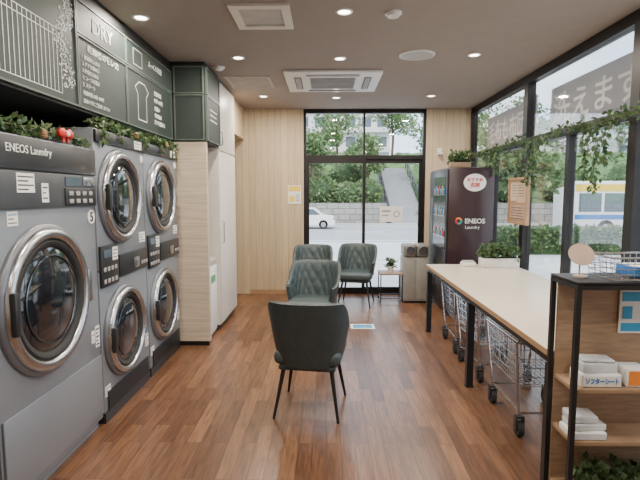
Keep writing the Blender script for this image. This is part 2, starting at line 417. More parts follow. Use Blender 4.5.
def big_washer(y0, y1, label):
    yc = (y0+y1)/2; w = (y1-y0)/2
    t = thing('washing_machine', label, 'washing machine', (-1.5, yc, 0), group='large front-loading washers')
    b = B().box(-.85, 0, -w+.004, w-.004, .06, 1.84, bev=.008)
    b.box(-.8, -.03, -w+.02, w-.02, 0, .06)
    obj('body', b, M_silver, t)
    obj('header_panel', B().box(.001, .022, -w+.008, w-.008, 1.67, 1.83, bev=.006), M_dark, t)
    text('ENEOS Laundry', t, (.023, -.185, 1.765), '+X', M_chalk, w=.37)
    cp = obj('control_panel', B().box(.001, .018, -w+.008, w-.008, 1.48, 1.665, bev=.005), M_panel, t)
    obj('display', B().box(.019, .022, .13, .30, 1.60, 1.65), M_bwin, cp)
    obj('selector_panel', B().box(.0185, .026, .12, .46, 1.488, 1.59, bev=.004), M_dark, cp)
    for i in range(4):
        for j in range(2):
            obj('button', B().box(.0265, .031, .15+i*.075, .195+i*.075, 1.50+j*.045, 1.525+j*.045, bev=.003), M_grey, cp)
    obj('coin_plate', B().box(.0185, .024, .33, .45, 1.60, 1.655, bev=.003), M_chromed, cp)
    sticker(t, -.30, -.16, 1.56, 1.655, .0205, 4)
    sticker(t, -.10, -.04, 1.51, 1.61, .0205, 3)
    sticker(t, -.36, -.28, 1.40, 1.47, .003, 3, M_cyan)
    sticker(t, .43, .485, .56, .70, .003, 5)
    sticker(t, .38, .42, .60, .68, .003, 2, M_red)
    door_unit(t, -.075, .995, .405, 'round chrome porthole door')
    b = B(); b.lathe([(.045, 0), (.045, .003), (0, .003)], 32, Matrix.Translation((.001, w-.058, 1.41)) @ RX); b2 = obj('number_badge', b, M_paper, t)
    text('5', b2, (.0055, w-.058, 1.41), '+X', M_ink, h=.062, bold=.02)
    obj('service_panel', B().box(.001, .014, -w+.02, w-.02, .10, .50, bev=.006), M_silver, t)
    return t
big_washer(2.08, 3.085, 'large silver front-loading washer with chrome porthole and black header')
big_washer(1.05, 2.07, 'large silver front-loading washer beside the numbered one')

def stack(y0, y1, label):
    yc = (y0+y1)/2; w = (y1-y0)/2
    t = thing('stacked_dryer', label, 'dryer', (-1.5, yc, 0), group='stacked dryers')
    b = B().box(-.85, 0, -w+.003, w-.003, .07, 1.04, bev=.008).box(-.85, 0, -w+.003, w-.003, 1.045, 1.98, bev=.008)
    obj('body', b, M_silver, t)
    b = B().box(-.8, .004, -w+.01, w-.01, 0, .07)
    for i in range(10): b.box(.004, .014, -w+.05, w-.05, .075+i*.014, .082+i*.014)
    obj('kick_grille', b, M_dark, t)
    obj('header_panel', B().box(.001, .02, -w+.006, w-.006, 1.89, 1.97, bev=.005), M_dark, t)
    cp = obj('control_panel', B().box(.001, .02, -w+.01, -w+.27, .93, 1.21, bev=.006), M_dark, t)
    obj('display', B().box(.0205, .024, -w+.04, -w+.15, 1.13, 1.18), M_bwin, cp)
    for zc in (.97, 1.05):
        for i in range(4):
            obj('button', B().box(.0205, .026, -w+.03+i*.055, -w+.065+i*.055, zc-.015, zc+.015, bev=.003), M_grey, cp)
    sticker(cp, -w+.17, -w+.25, 1.10, 1.19, .0225, 3)
    cp = obj('coin_panel', B().box(.001, .02, -w+.29, w-.02, .96, 1.12, bev=.006), M_dark, t)
    obj('coin_plate', B().box(.0205, .026, w-.30, w-.20, .99, 1.07, bev=.003), M_chromed, cp)
    for i in range(3): obj('button', B().box(.0205, .026, w-.16+i*.045, w-.13+i*.045, 1.0, 1.03, bev=.003), M_grey, cp)
    sticker(t, w-.22, w-.08, 1.90, 1.96, .0225, 2)
    sticker(t, w-.14, w-.02, 1.17, 1.25, .003, 3, M_cyan)
    sticker(t, w-.09, w-.02, .30, .40, .003, 4)
    b = B(); b.lathe([(.03, 0), (.03, .003), (0, .003)], 24, Matrix.Translation((.001, w-.04, 1.835)) @ RX); obj('number_badge', b, M_paper, t)
    door_unit(t, -.06, 1.535, .335, 'upper round porthole door')
    door_unit(t, -.06, .565, .335, 'lower round porthole door')
    sticker(t, -w+.02, -w+.10, .18, .25, .003, 3)
    return t
stack(3.095, 3.93, 'silver stacked pair of dryers next to the large washer')
stack(3.94, 4.775, 'silver stacked pair of dryers against the wood partition')

# ------------------------------------------------------------ garlands
def garland(name, pts, label, n, spread, drops=(), lsz=.05, mt=M_leaf, cat='garland', dens=150):
    t = thing(name, label, cat, pts[0])
    o = Vector(pts[0]); P = [Vector(p)-o for p in pts]
    b = B(); b.tube(P, .005, 5)
    for (p, l) in drops:
        p = Vector(p)-o; b.tube([p, p+Vector((-.02, .01, -l*.5)), p+Vector((-.01, -.02, -l))], .003, 4)
    obj('vine_stem', b, M_stem, t)
    b = B()
    seglen = [(P[i+1]-P[i]).length for i in range(len(P)-1)]; tot = sum(seglen)
    for i in range(n):
        u = random.random()*tot; k = 0
        while k < len(seglen)-1 and u > seglen[k]: u -= seglen[k]; k += 1
        p = P[k].lerp(P[k+1], min(1, u/seglen[k]))
        q = p+Vector((random.gauss(0, spread[0]), random.gauss(0, spread[1]), random.gauss(0, spread[2])))
        b.leaf(q, lsz*random.uniform(.7, 1.3), lsz*.6)
    for (p, l) in drops:
        p = Vector(p)-o
        for i in range(int(l*dens)):
            u = random.random(); wd = .035*(1-.5*u)
            b.leaf(p+Vector((-.015+random.gauss(0, wd*.4), random.gauss(0, wd), -u*l)), lsz*random.uniform(.7, 1.3), lsz*.65, d=(0, 0, -.6))
    obj('leaves', b, mt, t, smooth=False, recalc=False)
    return t
garland('leaf_garland', [(-1.53, 1.2, 1.91), (-1.53, 2.1, 1.89), (-1.53, 3.06, 1.89)], 'artificial ivy garland lying along the washer tops', 400, (.018, .05, .018), lsz=.045)
garland('leaf_garland', [(-1.53, 3.12, 2.02), (-1.52, 3.5, 2.02), (-1.51, 4.2, 2.02), (-1.51, 4.74, 2.02)], 'artificial ivy garland draped over the stacked dryers', 420, (.018, .05, .012), drops=[((-1.46, 3.2, 2.03), .14), ((-1.46, 3.45, 2.03), .10), ((-1.46, 3.9, 2.03), .12), ((-1.46, 4.3, 2.03), .10), ((-1.46, 4.62, 2.03), .12)], lsz=.045)
Xg = 2.09
garland('hanging_vine', [(Xg, 6.9, 2.12), (Xg, 6.2, 2.08), (Xg, 5.5, 2.14), (Xg, 4.9, 2.07), (Xg, 4.3, 2.14), (Xg, 3.7, 2.09), (Xg, 3.2, 2.14), (Xg, 2.8, 2.09), (Xg, 2.3, 2.14)],
        'artificial ivy vine hung along the window transom', 620, (.02, .06, .028),
        drops=[((Xg, 6.35, 2.06), .35), ((Xg, 6.2, 2.06), .48), ((Xg, 6.0, 2.06), .25), ((Xg, 5.05, 2.08), .42), ((Xg, 4.9, 2.06), .5), ((Xg, 3.95, 2.1), .42), ((Xg, 3.8, 2.08), .5), ((Xg, 3.68, 2.08), .3)], lsz=.05, dens=180)
t = thing('holiday_ornament', 'small red bow ornament with white trim tucked in the garland', 'ornament', (-1.47, 2.72, 1.845))
obj('bow', B().blob((0, -.035, .045), .022, .036, .028, noise=.08).blob((0, .035, .045), .022, .036, .028, noise=.08), M_red, t)
obj('knot', B().blob((.012, 0, .045), .015, .014, .018), M_paper, t)
for a, c in ((-.035, -.012), (.012, .035)):
    obj('tail', B().prism([(-.004, -.002), (.004, -.002), (.004, .04), (-.004, .04)], a, c), M_red, t)
for (yy, xx) in ((2.52, -1.475), (3.75, -1.475), (4.45, -1.475)):
    t = thing('pine_cone', 'small brown pine cone ornament in the garland', 'ornament', (xx, yy, 1.842 if yy < 3 else 1.982), group='pine cone ornaments')
    b = B(); b.lathe([(0, 0), (.012, .002), (.02, .012), (.016, .014), (.021, .024), (.015, .026), (.017, .036), (.010, .038), (.010, .046), (0, .05)], 14)
    obj('cone_scales', b, M_topedge, t)

# ------------------------------------------------------------ chairs
def sm(a, b_, x):
    x = max(0, min(1, (x-a)/(b_-a))); return x*x*(3-2*x)
def make_chair(loc, rotz, label):
    t = thing('armchair', label, 'chair', loc, (0, 0, R(rotz)), group='slate green tub armchairs')
    b = B(); bm = b.bm; NU, NV = 104, 24; PH = R(118)
    def surf(u, s, off):
        ph = (u*2-1)*PH; a = abs(ph)
        top = .83-.20*sm(R(48), R(100), a)-.03*(a/PH)**2
        bot = .37
        z = bot+(top-bot)*s
        zz = (z-.37)/.46
        ax = .205+.085*zz**.8; ay = .205+.085*zz
        e = .78
        sx = math.copysign(abs(math.sin(ph))**e, math.sin(ph)); cy = math.copysign(abs(math.cos(ph))**e, math.cos(ph))
        nx, ny = math.sin(ph), -math.cos(ph)
        return Vector((ax*sx+nx*off, -ay*cy+ny*off, z))
    grid = {}
    for i in range(NU+1):
        for j in range(NV+1):
            u = i/NU; s = j/NV
            edge = sm(0, .12, s)*sm(0, .1, 1-s)*sm(0, .05, u)*sm(0, .05, 1-u)
            tuft = .013*math.sqrt(abs(math.sin(pi*(u*13+s*2.5))*math.sin(pi*(u*13-s*2.5))))
            grid[i, j, 0] = bm.verts.new(surf(u, s, -.016-tuft*edge))
            grid[i, j, 1] = bm.verts.new(surf(u, s, .018))
    for k in (0, 1):
        for i in range(NU):
            for j in range(NV):
                f = bm.faces.new((grid[i, j, k], grid[i+1, j, k], grid[i+1, j+1, k], grid[i, j+1, k])); f.material_index = 1-k
    def strip(l0, l1):
        for i in range(len(l0)-1):
            f = bm.faces.new((l0[i], l0[i+1], l1[i+1], l1[i]))
    A = [grid[0, j, 0] for j in range(NV+1)]+[grid[i, NV, 0] for i in range(1, NU+1)]+[grid[NU, j, 0] for j in range(NV-1, -1, -1)]
    Z = [grid[0, j, 1] for j in range(NV+1)]+[grid[i, NV, 1] for i in range(1, NU+1)]+[grid[NU, j, 1] for j in range(NV-1, -1, -1)]
    Mid = []
    for p, q in zip(A, Z):
        c = (p.co+q.co)/2; k = .010
        if p.co.z > .4: c = c+Vector((0, 0, k))
        Mid.append(bm.verts.new(c))
    strip(A, Mid); strip(Mid, Z)
    strip([grid[i, 0, 0] for i in range(NU+1)], [grid[i, 0, 1] for i in range(NU+1)])
    obj('backrest', b, [M_uph, M_uph2], t, ang=60)
    b = B(); b.box(-.235, .235, -.19, .27, .375, .475, bev=.04, seg=4)
    obj('seat', b, M_uph2, t, ang=60)
    b = B(); b.box(-.20, .20, -.18, .22, .335, .375, bev=.015)
    obj('seat_base', b, M_uph, t)
    for sx in (-1, 1):
        for sy in (-1, 1):
            obj('leg', B().cyl((sx*.165, .02+sy*.155, .36), (sx*.225, .02+sy*.235, 0), .017, .009, seg=12), M_black, t)
    return t
ch = make_chair((-.115, 3.38, 0), -8, 'slate green upholstered tub armchair with its back turned, splayed black legs')
ch2 = copy_tree(ch, (-.15, 4.95, 0), (0, 0, R(168)), 'slate green tub armchair with quilted back facing the turned one')
ch3 = copy_tree(ch, (-.20, 6.60, 0), (0, 0, R(178)), 'slate green tub armchair with quilted back by the glass doors')
ch4 = copy_tree(ch, (.42, 6.76, 0), (0, 0, R(168)), 'slate green tub armchair beside the small side table')

t = thing('side_table', 'small square side table with wood top and thin black legs', 'side table', (.93, 6.98, 0))
obj('table_top', B().box(-.17, .17, -.17, .17, .40, .425, bev=.004), M_wood, t)
for sx in (-1, 1):
    for sy in (-1, 1): obj('leg', B().box(sx*.155-.008, sx*.155+.008, sy*.155-.008, sy*.155+.008, 0, .40), M_black, t)
for sy in (-1, 1): obj('stretcher', B().box(-.147, .147, sy*.155-.006, sy*.155+.006, .05, .062), M_black, t)
for sx in (-1, 1): obj('stretcher', B().box(sx*.155-.006, sx*.155+.006, -.147, .147, .05, .062), M_black, t)
def potted(loc, r, h, label, n=160, spread=.07, lh=.1, pot=M_pot, lm=M_leaf):
    t = thing('potted_plant', label, 'plant', loc)
    b = B().lathe([(0, 0), (r*.75, 0), (r, h), (r*.9, h), (r*.85, h*.85)], 24); obj('pot', b, pot, t)
    obj('soil', B().lathe([(r*.86, h*.85), (0, h*.87)], 24), M_soil, t)
    b = B()
    for i in range(n):
        p = Vector((random.gauss(0, spread*.6), random.gauss(0, spread*.6), h+random.uniform(-.01, lh)))
        b.leaf(p, .045, .028)
    for i in range(8):
        a = random.uniform(0, 6.28); b.tube([(0, 0, h*.86), (math.cos(a)*spread*.5, math.sin(a)*spread*.5, h+lh*.8)], .002, 4)
    obj('leaves', b, lm, t, smooth=False, recalc=False)
    return t
potted((.93, 6.96, .425), .05, .09, 'small leafy plant in a white pot on the side table', spread=.06, lh=.1)

t = thing('recycling_bin', 'grey twin recycling bin with two round openings', 'bin', (1.27, 6.95, 0))
obj('body', B().box(-.18, .18, -.17, .17, .03, .66, bev=.015).box(-.16, .16, -.15, .15, 0, .03, m=1), [M_bing, M_black], t)
for sx in (-.09, .09):
    hd = obj('lid', B().box(sx-.086, sx+.086, -.175, .17, .665, .84, bev=.03, seg=3), M_bind, t)
    obj('opening', B().lathe([(.062, 0), (.062, .012), (.052, .014), (.052, .004), (0, .004)], 24, Matrix.Translation((sx, -.172, .765)) @ Matrix.Rotation(R(90), 4, 'X'), m=[0, 0, 1, 1]), [M_chromed, M_ink], hd)
for a, c in ((-.165, -.004), (.004, .165)): obj('door', B().box(a, c, -.178, -.171, .06, .63, bev=.003), M_bing, t)

# ------------------------------------------------------------ vending machine
t = thing('vending_machine', 'tall dark maroon detergent vending machine with lettered side', 'vending machine', (1.80, 6.56, 0))
obj('body', B().box(-.28, .29, -.5, .5, .06, 1.89, bev=.012).box(-.25, .26, -.47, .47, 0, .06), M_maroon, t)
fp = obj('front_door', B().box(-.30, -.281, -.49, .49, .10, 1.87, bev=.008), M_dark, t)
obj('display_window', B().box(-.304, -.301, -.44, .20, .85, 1.78), mat('vending_window', (.05, .06, .075), .1, var=.4, scale=6), fp)
for k in range(3):
    obj('shelf_strip', B().box(-.309, -.3045, -.43, .19, 1.0+k*.27, 1.012+k*.27), M_chromed, fp)
    for j in range(7):
        obj('product_pack', B().box(-.312, -.3045, -.41+j*.085, -.36+j*.085, 1.013+k*.27, 1.09+k*.27+(j % 2)*.03, bev=.002), [M_red, M_grey, M_blue, M_grey, M_teal][(j+k) % 5], fp)
obj('coin_panel', B().box(-.306, -.301, .25, .44, 1.0, 1.5, bev=.002), M_panel, fp)
obj('dispensing_slot', B().box(-.308, -.301, -.35, .15, .35, .6, bev=.003), M_ink, fp)
text('ENEOS', t, (.06, -.5035, 1.22), '-Y', M_chalk, w=.25, bold=.02)
text('Laundry', t, (.03, -.5035, 1.135), '-Y', M_chalk, w=.18)
b = B()
for k, mi in ((0, 0), (1, 1), (2, 2)):
    pts = []
    for i in range(13):
        a = R(20+k*120+i*10); pts.append((math.cos(a)*.045, math.sin(a)*.045))
    for i in range(12, -1, -1):
        a = R(20+k*120+i*10); rr = .018+.012*i/12; pts.append((math.cos(a)*rr, math.sin(a)*rr))
    b.poly([(x-.145, -.503, z+1.22) for x, z in pts], mi)
obj('logo', b, [M_orange, M_red, M_teal], t, smooth=False, recalc=False)
b = B(); b.lathe([(.14, 0), (.14, .004), (0, .004)], 40, Matrix.Translation((.045, -.501, 1.70)) @ Matrix.Rotation(R(90), 4, 'X'), sy=.78); bd = obj('oval_sticker', b, M_paper, t)
text('おすすめ', bd, (.045, -.507, 1.735), '-Y', M_red, w=.19, bold=.02)
text('洗剤', bd, (.045, -.507, 1.67), '-Y', M_red, w=.12, bold=.02)
def planter(loc, L_, D_, Hh, label, n, mt=M_pot, lh=.14, rotz=0, lm=M_leaf):
    t = thing('planter_box', label, 'plant', loc, (0, 0, rotz))
    b = B().box(-L_/2, L_/2, -D_/2, D_/2, 0, Hh, bev=.006); obj('box', b, mt, t)
    obj('soil', B().box(-L_/2+.01, L_/2-.01, -D_/2+.01, D_/2-.01, Hh, Hh+.004), M_soil, t)
    b = B()
    for i in range(n):
        p = Vector((random.uniform(-L_/2, L_/2), random.gauss(0, D_*.3), Hh+random.uniform(0, lh)*random.random()**.3))
        b.leaf(p, .055, .034)
    for i in range(14):
        x = random.uniform(-L_/2+.02, L_/2-.02); b.tube([(x, 0, Hh), (x+random.gauss(0, .02), random.gauss(0, .03), Hh+lh*.9)], .002, 4)
    obj('leaves', b, lm, t, smooth=False, recalc=False)
    return t
planter((1.70, 6.25, 1.892), .26, .12, .07, 'leafy artificial plant in a wooden box on the vending machine', 320, M_wood, .15)

# ------------------------------------------------------------ folding table
t = thing('folding_table', 'long cream-topped folding table with black steel frame along the windows', 'table', (1.62, 3.86, 0))
x0, x1, y0, y1 = -.50, .45, -1.50, 1.52
obj('table_top', B().box(x0, x1, y0, y1, .735, .77, m=0, bev=.003), M_top, t)
obj('edge_band', B().box(x0-.004, x0-.0005, y0, y1, .737, .768).box(x0, x1, y0-.004, y0-.0005, .737, .768), M_topedge, t)
b = B()
b.box(x0+.02, x0+.05, y0+.02, y1-.02, .69, .734).box(x1-.05, x1-.02, y0+.02, y1-.02, .69, .734)
for yy in (y0+.02, -.10, y1-.06): b.box(x0+.05, x1-.05, yy, yy+.04, .69, .734)
obj('apron_frame', b, M_black, t)
for yy in (y0+.01, -.10, y1-.06):
    for xx in (x0+.005, x1-.06):
        obj('leg', B().box(xx, xx+.052, yy, yy+.052, 0, .69), M_black, t)
        obj('foot', B().box(xx-.002, xx+.054, yy-.002, yy+.054, 0, .012), M_rubber, t)
planter((1.86, 5.18, .77), .40, .13, .10, 'leafy artificial plants in a white planter on the folding table', 420, M_pot, .15, rotz=R(0))
t = thing('tissue_box', 'white lidded wet tissue container on the table', 'container', (1.55, 5.25, .77))
obj('body', B().box(-.075, .075, -.05, .05, 0, .045, bev=.01), M_white, t)
obj('lid', B().box(-.06, .06, -.04, .04, .046, .06, bev=.006), M_greyl, t)

# ------------------------------------------------------------ laundry carts
def wires(b, x0, x1, y0, y1, z0, z1, tp, nx, ny, nz, r):
    def P(x, y, k): return Vector((x*(1-tp*(1-k)), y*(1-tp*(1-k)), z0+(z1-z0)*k))
    for i in range(nx+1):
        x = x0+(x1-x0)*i/nx
        b.tube([P(x, y0, 1), P(x, y0, 0), P(x, y1, 0), P(x, y1, 1)], r, 4)
    for j in range(ny+1):
        y = y0+(y1-y0)*j/ny
        b.tube([P(x0, y, 1), P(x0, y, 0), P(x1, y, 0), P(x1, y, 1)], r, 4)
    for k in range(nz+1):
        q = k/nz; b.tube([P(x0, y0, q), P(x1, y0, q), P(x1, y1, q), P(x0, y1, q)], r*(2.2 if k == nz else 1.2), 5, closed=True)
def cart(loc, label, rz=0):
    t = thing('laundry_cart', label, 'cart', loc, (0, 0, rz), group='wire laundry carts under the table')
    b = B(); wires(b, -.24, .24, -.29, .29, .33, .64, .10, 13, 15, 5, .0022)
    obj('wire_basket', b, M_chrome, t)
    b = B()
    for sx in (-1, 1):
        b.tube([(sx*.20, -.25, .12), (sx*.225, -.265, .36), (sx*.245, -.295, .625)], .009, 8)
        b.tube([(sx*.20, .25, .12), (sx*.225, .265, .36), (sx*.245, .295, .625)], .009, 8)
        b.tube([(sx*.20, -.25, .15), (sx*.20, .25, .15)], .008, 8)
    for sy in (-1, 1): b.tube([(-.20, sy*.25, .15), (.20, sy*.25, .15)], .008, 8)
    b.tube([(-.245, -.295, .625), (.245, -.295, .625), (.245, .295, .625), (-.245, .295, .625)], .009, 8, closed=True)
    obj('frame', b, M_chrome, t)
    for sx in (-1, 1):
        for sy in (-1, 1):
            c = Vector((sx*.20, sy*.25, 0))
            w = obj('castor', B().cyl(c+Vector((-.018, 0, .05)), c+Vector((.018, 0, .05)), .05, seg=24).cyl(c+Vector((-.020, 0, .05)), c+Vector((.020, 0, .05)), .015, seg=12, m=1), [M_rubber, M_grey], t)
            obj('castor_fork', B().box(c.x-.027, c.x-.021, c.y-.022, c.y+.022, .04, .12).box(c.x+.021, c.x+.027, c.y-.022, c.y+.022, .04, .12).box(c.x-.027, c.x+.027, c.y-.022, c.y+.022, .12, .132), M_dark, w)
    return t
c1 = cart((1.44, 3.24, 0), 'chrome wire laundry cart on black castors beside the display shelf')
copy_tree(c1, (1.46, 4.14, 0), (0, 0, R(2)), 'chrome wire laundry cart on black castors under the table')
copy_tree(c1, (1.47, 4.84, 0), (0, 0, R(-2)), 'chrome wire laundry cart on black castors by the vending machine')

# ------------------------------------------------------------ display shelf
t = thing('display_shelf', 'black steel and wood display shelf at the end of the table', 'shelf', (1.42, 2.19, 0))
for xx, yy in ((-.325, -.115), (-.325, .115), (.40, -.115), (.40, .115)):
    obj('post', B().box(xx-.011, xx+.011, yy-.011, yy+.011, 0, 1.16), M_black, t)
for z in (.10, 1.138):
    for q in ((-.314, .389, -.125, -.105), (-.314, .389, .105, .125), (-.335, -.315, -.104, .104), (.39, .41, -.104, .104)):
        obj('frame_rail', B().box(*q, z, z+.02), M_black, t)
for z in (.13, .42, .665):
    obj('shelf_board', B().box(-.312, .388, -.104, .09, z, z+.02, bev=.002), M_wood, t)
obj('top_board', B().box(-.336, .41, -.126, .126, 1.16, 1.172, bev=.002), M_black, t)
obj('back_panel', B().box(-.312, .388, .091, .103, .13, 1.135), M_wood, t)
def pack(loc, w, d, h, label, m=M_poly, band=None, txt=None, rz=0, bv=.006, bm_=None):
    t = thing('packaged_goods', label, 'package', loc, (0, 0, rz), group='packages on the display shelf')
    obj('wrapper', B().box(-w/2, w/2, -d/2, d/2, 0, h, bev=bv, seg=3), m, t)
    if band:
        p = obj('label_band', B().box(-w/2+.008, w/2-.008, -d/2-.003, -d/2-.0005, h*.12, h*.88), band, t)
        if txt: text(txt, p, (0, -d/2-.004, h*.52), '-Y', bm_ or M_paper, w=w*.82, h=h*.46, bold=.02)
    return t
pack((1.235, 2.16, .685), .18, .11, .060, 'white box of dryer sheets with a blue label', M_paper, M_paper, 'ソフターシート', bm_=M_blue)
pack((1.235, 2.17, .746), .16, .10, .045, 'clear wrapped white box lying on another box', M_poly, rz=.06)
pack((1.235, 2.17, .793), .14, .09, .012, 'thin clear wrapped sheet pack topping the pile', M_poly, rz=-.1)
pack((1.40, 2.16, .685), .10, .10, .085, 'small white paper box with orange print', M_paper, M_orange)
pack((1.19, 2.16, .44), .16, .12, .035, 'flat white paper box on the lower shelf', M_paper, M_poly)
pack((1.20, 2.17, .476), .15, .11, .03, 'flat clear wrapped pack lying on a paper box', M_poly, rz=.08)
pack((1.18, 2.17, .507), .12, .10, .035, 'small bluish wrapped pack topping the lower pile', M_poly, rz=-.06)
t = thing('notice_sign', 'white and blue notice sheet fixed to the shelf back', 'sign', (1.465, 2.26, .92))
obj('sheet', B().box(-.07, .10, .008, .0155, -.03, .18), M_paper, t)
obj('print', B().box(-.06, .09, .005, .0075, .125, .17).box(-.06, .09, .005, .0075, -.02, .02).box(-.055, -.01, .005, .0075, .04, .10), M_cyan, t)
t = thing('wire_basket', 'small chrome wire basket of leaflets on top of the shelf', 'basket', (1.48, 2.19, 1.174))
b = B(); wires(b, -.235, .29, -.11, .11, 0.003, .10, .05, 18, 7, 4, .0018); obj('wire_body', b, M_chrome, t)
t = thing('leaflet_stack', 'stack of blue and white leaflets inside the wire basket', 'leaflets', (1.50, 2.19, 1.184))
obj('paper_stack', B().box(-.14, .12, -.07, .07, 0, .045, bev=.002), M_blue, t)
obj('cover', B().box(-.13, .11, -.06, .06, .0455, .048), M_paper, t)
t = thing('round_fan_leaflet', 'pinkish round paper fan leaflet standing on the shelf top', 'leaflet', (1.165, 2.20, 1.173))
obj('paper_disc', B().lathe([(.055, -.0015), (.055, .0015), (0, .0015), ], 32, Matrix.Translation((0, 0, .105)) @ Matrix.Rotation(R(-10), 4, 'Z') @ Matrix.Rotation(R(58), 4, 'X')), mat('leaflet_beige', (.52, .38, .30), .7), t)
obj('disc_back', B().lathe([(.055, -.002), (0, -.002)], 32, Matrix.Translation((0, 0, .105)) @ Matrix.Rotation(R(-10), 4, 'Z') @ Matrix.Rotation(R(58), 4, 'X')), M_paper, t)
obj('stand', B().cyl((0, 0.01, .0), (0, 0.01, .07), .004).lathe([(.03, 0), (.03, .008), (0, .01)], 20), M_card, t)
planter((1.40, 2.14, .151), .5, .12, .04, 'strip of artificial greenery in a low box on the bottom shelf', 420, M_black, .11)

t = thing('notice_board', 'wooden framed notice board with papers hung on the window post', 'notice board', (2.14, 5.42, 1.48))
obj('frame', B().box(-.02, .02, -.26, .26, -.26, -.235).box(-.02, .02, -.26, .26, .235, .26).box(-.02, .02, -.26, -.235, -.235, .235).box(-.02, .02, .235, .26, -.235, .235), M_topedge, t)
obj('board', B().box(-.008, .018, -.234, .234, -.234, .234), M_wood, t)
for (a, c, z0, z1, mm) in ((-.2, 0, -.02, .2, mat('tan_paper', (.50, .37, .27), .7)), (.02, .2, 0, .2, mat('cream_paper', (.55, .45, .35), .7)), (-.2, .2, -.2, -.05, mat('faded_paper', (.42, .29, .22), .7))):
    b = B().box(-.0105, -.009, a, c, z0, z1)
    for k in range(5): b.box(-.0112, -.0106, a+.02, c-.03, z1-.03-k*.03, z1-.022-k*.03, m=1)
    obj('paper_sheet', b, [mm, M_ink], t)
obj('hook_cord', B().tube([(0, -.15, .262), (.01, 0, .36), (0, .15, .262)], .003), M_ink, t)

t = thing('wall_poster', 'small white poster with a yellow header on the wood wall', 'poster', (-.50, YB-.004, 1.55))
obj('sheet', B().box(-.1, .1, -.003, .003, -.14, .14), M_paper, t)
obj('print', B().box(-.09, .09, -.005, -.0035, .05, .13, m=0).box(-.08, .0, -.005, -.0035, -.11, -.02, m=0), M_yellow, t)
b = B()
for k in range(4): b.box(.015, .08, -.005, -.0035, -.10+k*.03, -.09+k*.03)
obj('printed_lines', b, M_ink, t)
t = thing('door_sticker', 'white sheet with a round grey symbol stuck to the glass door', 'sticker', (1.0, YB+.055, 1.25))
obj('sheet', B().box(-.18, .18, .0, .002, -.12, .12), M_paper, t)
b = B(); b.lathe([(.05, 0), (.05, .001), (.035, .001), (.035, 0)], 32, Matrix.Translation((.08, -.0008, .0)) @ Matrix.Rotation(R(90), 4, 'X'))
b.box(-.15, -.02, -.0012, -.0003, .03, .06).box(-.15, -.04, -.0012, -.0003, -.03, -.01)
obj('symbol', b, M_grey, t)
t = thing('floor_sticker', 'small blue and white sticker on the floor by the chairs', 'sticker', (.42, 5.55, .0015))
obj('base', B().box(-.14, .14, -.10, .10, -.001, .001), M_paper, t)
obj('print', B().box(-.11, .11, -.07, .07, .0012, .0018), M_cyan, t)
t = thing('wall_camera', 'small white security device mounted on the wood wall', 'camera', (1.70, YB-.04, 2.20))
obj('mount', B().box(-.03, .03, 0, .04, -.05, .05, bev=.005), M_white, t)
obj('lens_housing', B().cyl((0, 0, 0), (0, -.09, -.03), .03, .026, seg=16), M_white, t)

# ------------------------------------------------------------ ceiling fixtures
Z = H
def downlight(x, y, power, label, mt=M_lamp, col=(1, .89, .75)):
    t = thing('ceiling_downlight', label, 'light', (x, y, Z), group='recessed ceiling downlights')
    obj('trim_ring', B().lathe([(.062, 0), (.062, -.006), (.048, -.010), (.044, -.002)], 28), M_white, t)
    obj('lamp_lens', B().lathe([(.044, -.004), (0, -.004)], 24), mt, t)
    l = bpy.data.lights.new('lamp', 'AREA'); l.shape = 'DISK'; l.size = .10; l.energy = power; l.color = col
    lo = bpy.data.objects.new('lamp', l); COL.objects.link(lo); lo.parent = t; lo.location = (0, 0, -.02)
for (x, y) in ((-.84, 4.66), (.12, 3.53), (.12, 4.70), (1.36, 4.60), (-.84, 6.45), (.12, 6.55), (1.36, 6.45), (-1.36, 3.62), (-.84, 2.3), (1.36, 2.6), (.12, 1.6), (-.84, .3), (1.2, .3)):
    downlight(x, y, 25, 'warm white recessed ceiling downlight')
t = thing('ceiling_air_conditioner', 'white four-way cassette air conditioner with a grey intake grille', 'air conditioner', (.06, 5.58, Z))
obj('panel', B().box(-.52, .52, -.47, .47, -.035, 0, bev=.012, seg=3), M_white, t)
b = B().box(-.25, .25, -.25, .25, -.040, -.036)
for i in range(14): b.box(-.24, .24, -.235+i*.035, -.222+i*.035, -.046, -.041)
obj('intake_grille', b, M_grey, t)
for (a, c, d, e) in ((-.42, -.34, -.28, .28), (.34, .42, -.28, .28), (-.28, .28, -.40, -.33), (-.28, .28, .33, .40)):
    obj('louvre', B().box(a, c, d, e, -.038, -.036).box(a+.012, c-.012, d+.012, e-.012, -.045, -.0385, m=1), [M_ink, M_grey], t)
t = thing('ceiling_vent', 'square white ceiling ventilation grille', 'vent', (-.47, 3.61, Z))
obj('frame', B().box(-.21, .21, -.235, -.17, -.018, 0).box(-.21, .21, .17, .235, -.018, 0).box(-.21, -.15, -.169, .169, -.018, 0).box(.15, .21, -.169, .169, -.018, 0), M_white2, t)
obj('grille', B().box(-.149, .149, -.169, .169, -.008, 0), M_greyl, t)
M_hatch = mat('hatch_paint', (.36, .32, .29), .7)
t = thing('ceiling_hatch', 'flat access hatch set in the ceiling', 'hatch', (-.88, 5.65, Z))
obj('frame', B().box(-.25, .25, -.28, -.25, -.010, 0).box(-.25, .25, .25, .28, -.010, 0).box(-.25, -.22, -.249, .249, -.010, 0).box(.22, .25, -.249, .249, -.010, 0), M_greyl, t)
obj('panel', B().box(-.219, .219, -.249, .249, -.006, 0), M_hatch, t)
t = thing('ceiling_speaker', 'round off-white ceiling speaker', 'speaker', (.83, 4.6, Z))
obj('grille', B().lathe([(.145, -.010), (.10, -.014), (0, -.015)], 40), M_greyl, t)
obj('rim', B().lathe([(.165, 0), (.163, -.010), (.147, -.013), (.146, -.004)], 40), M_white, t)
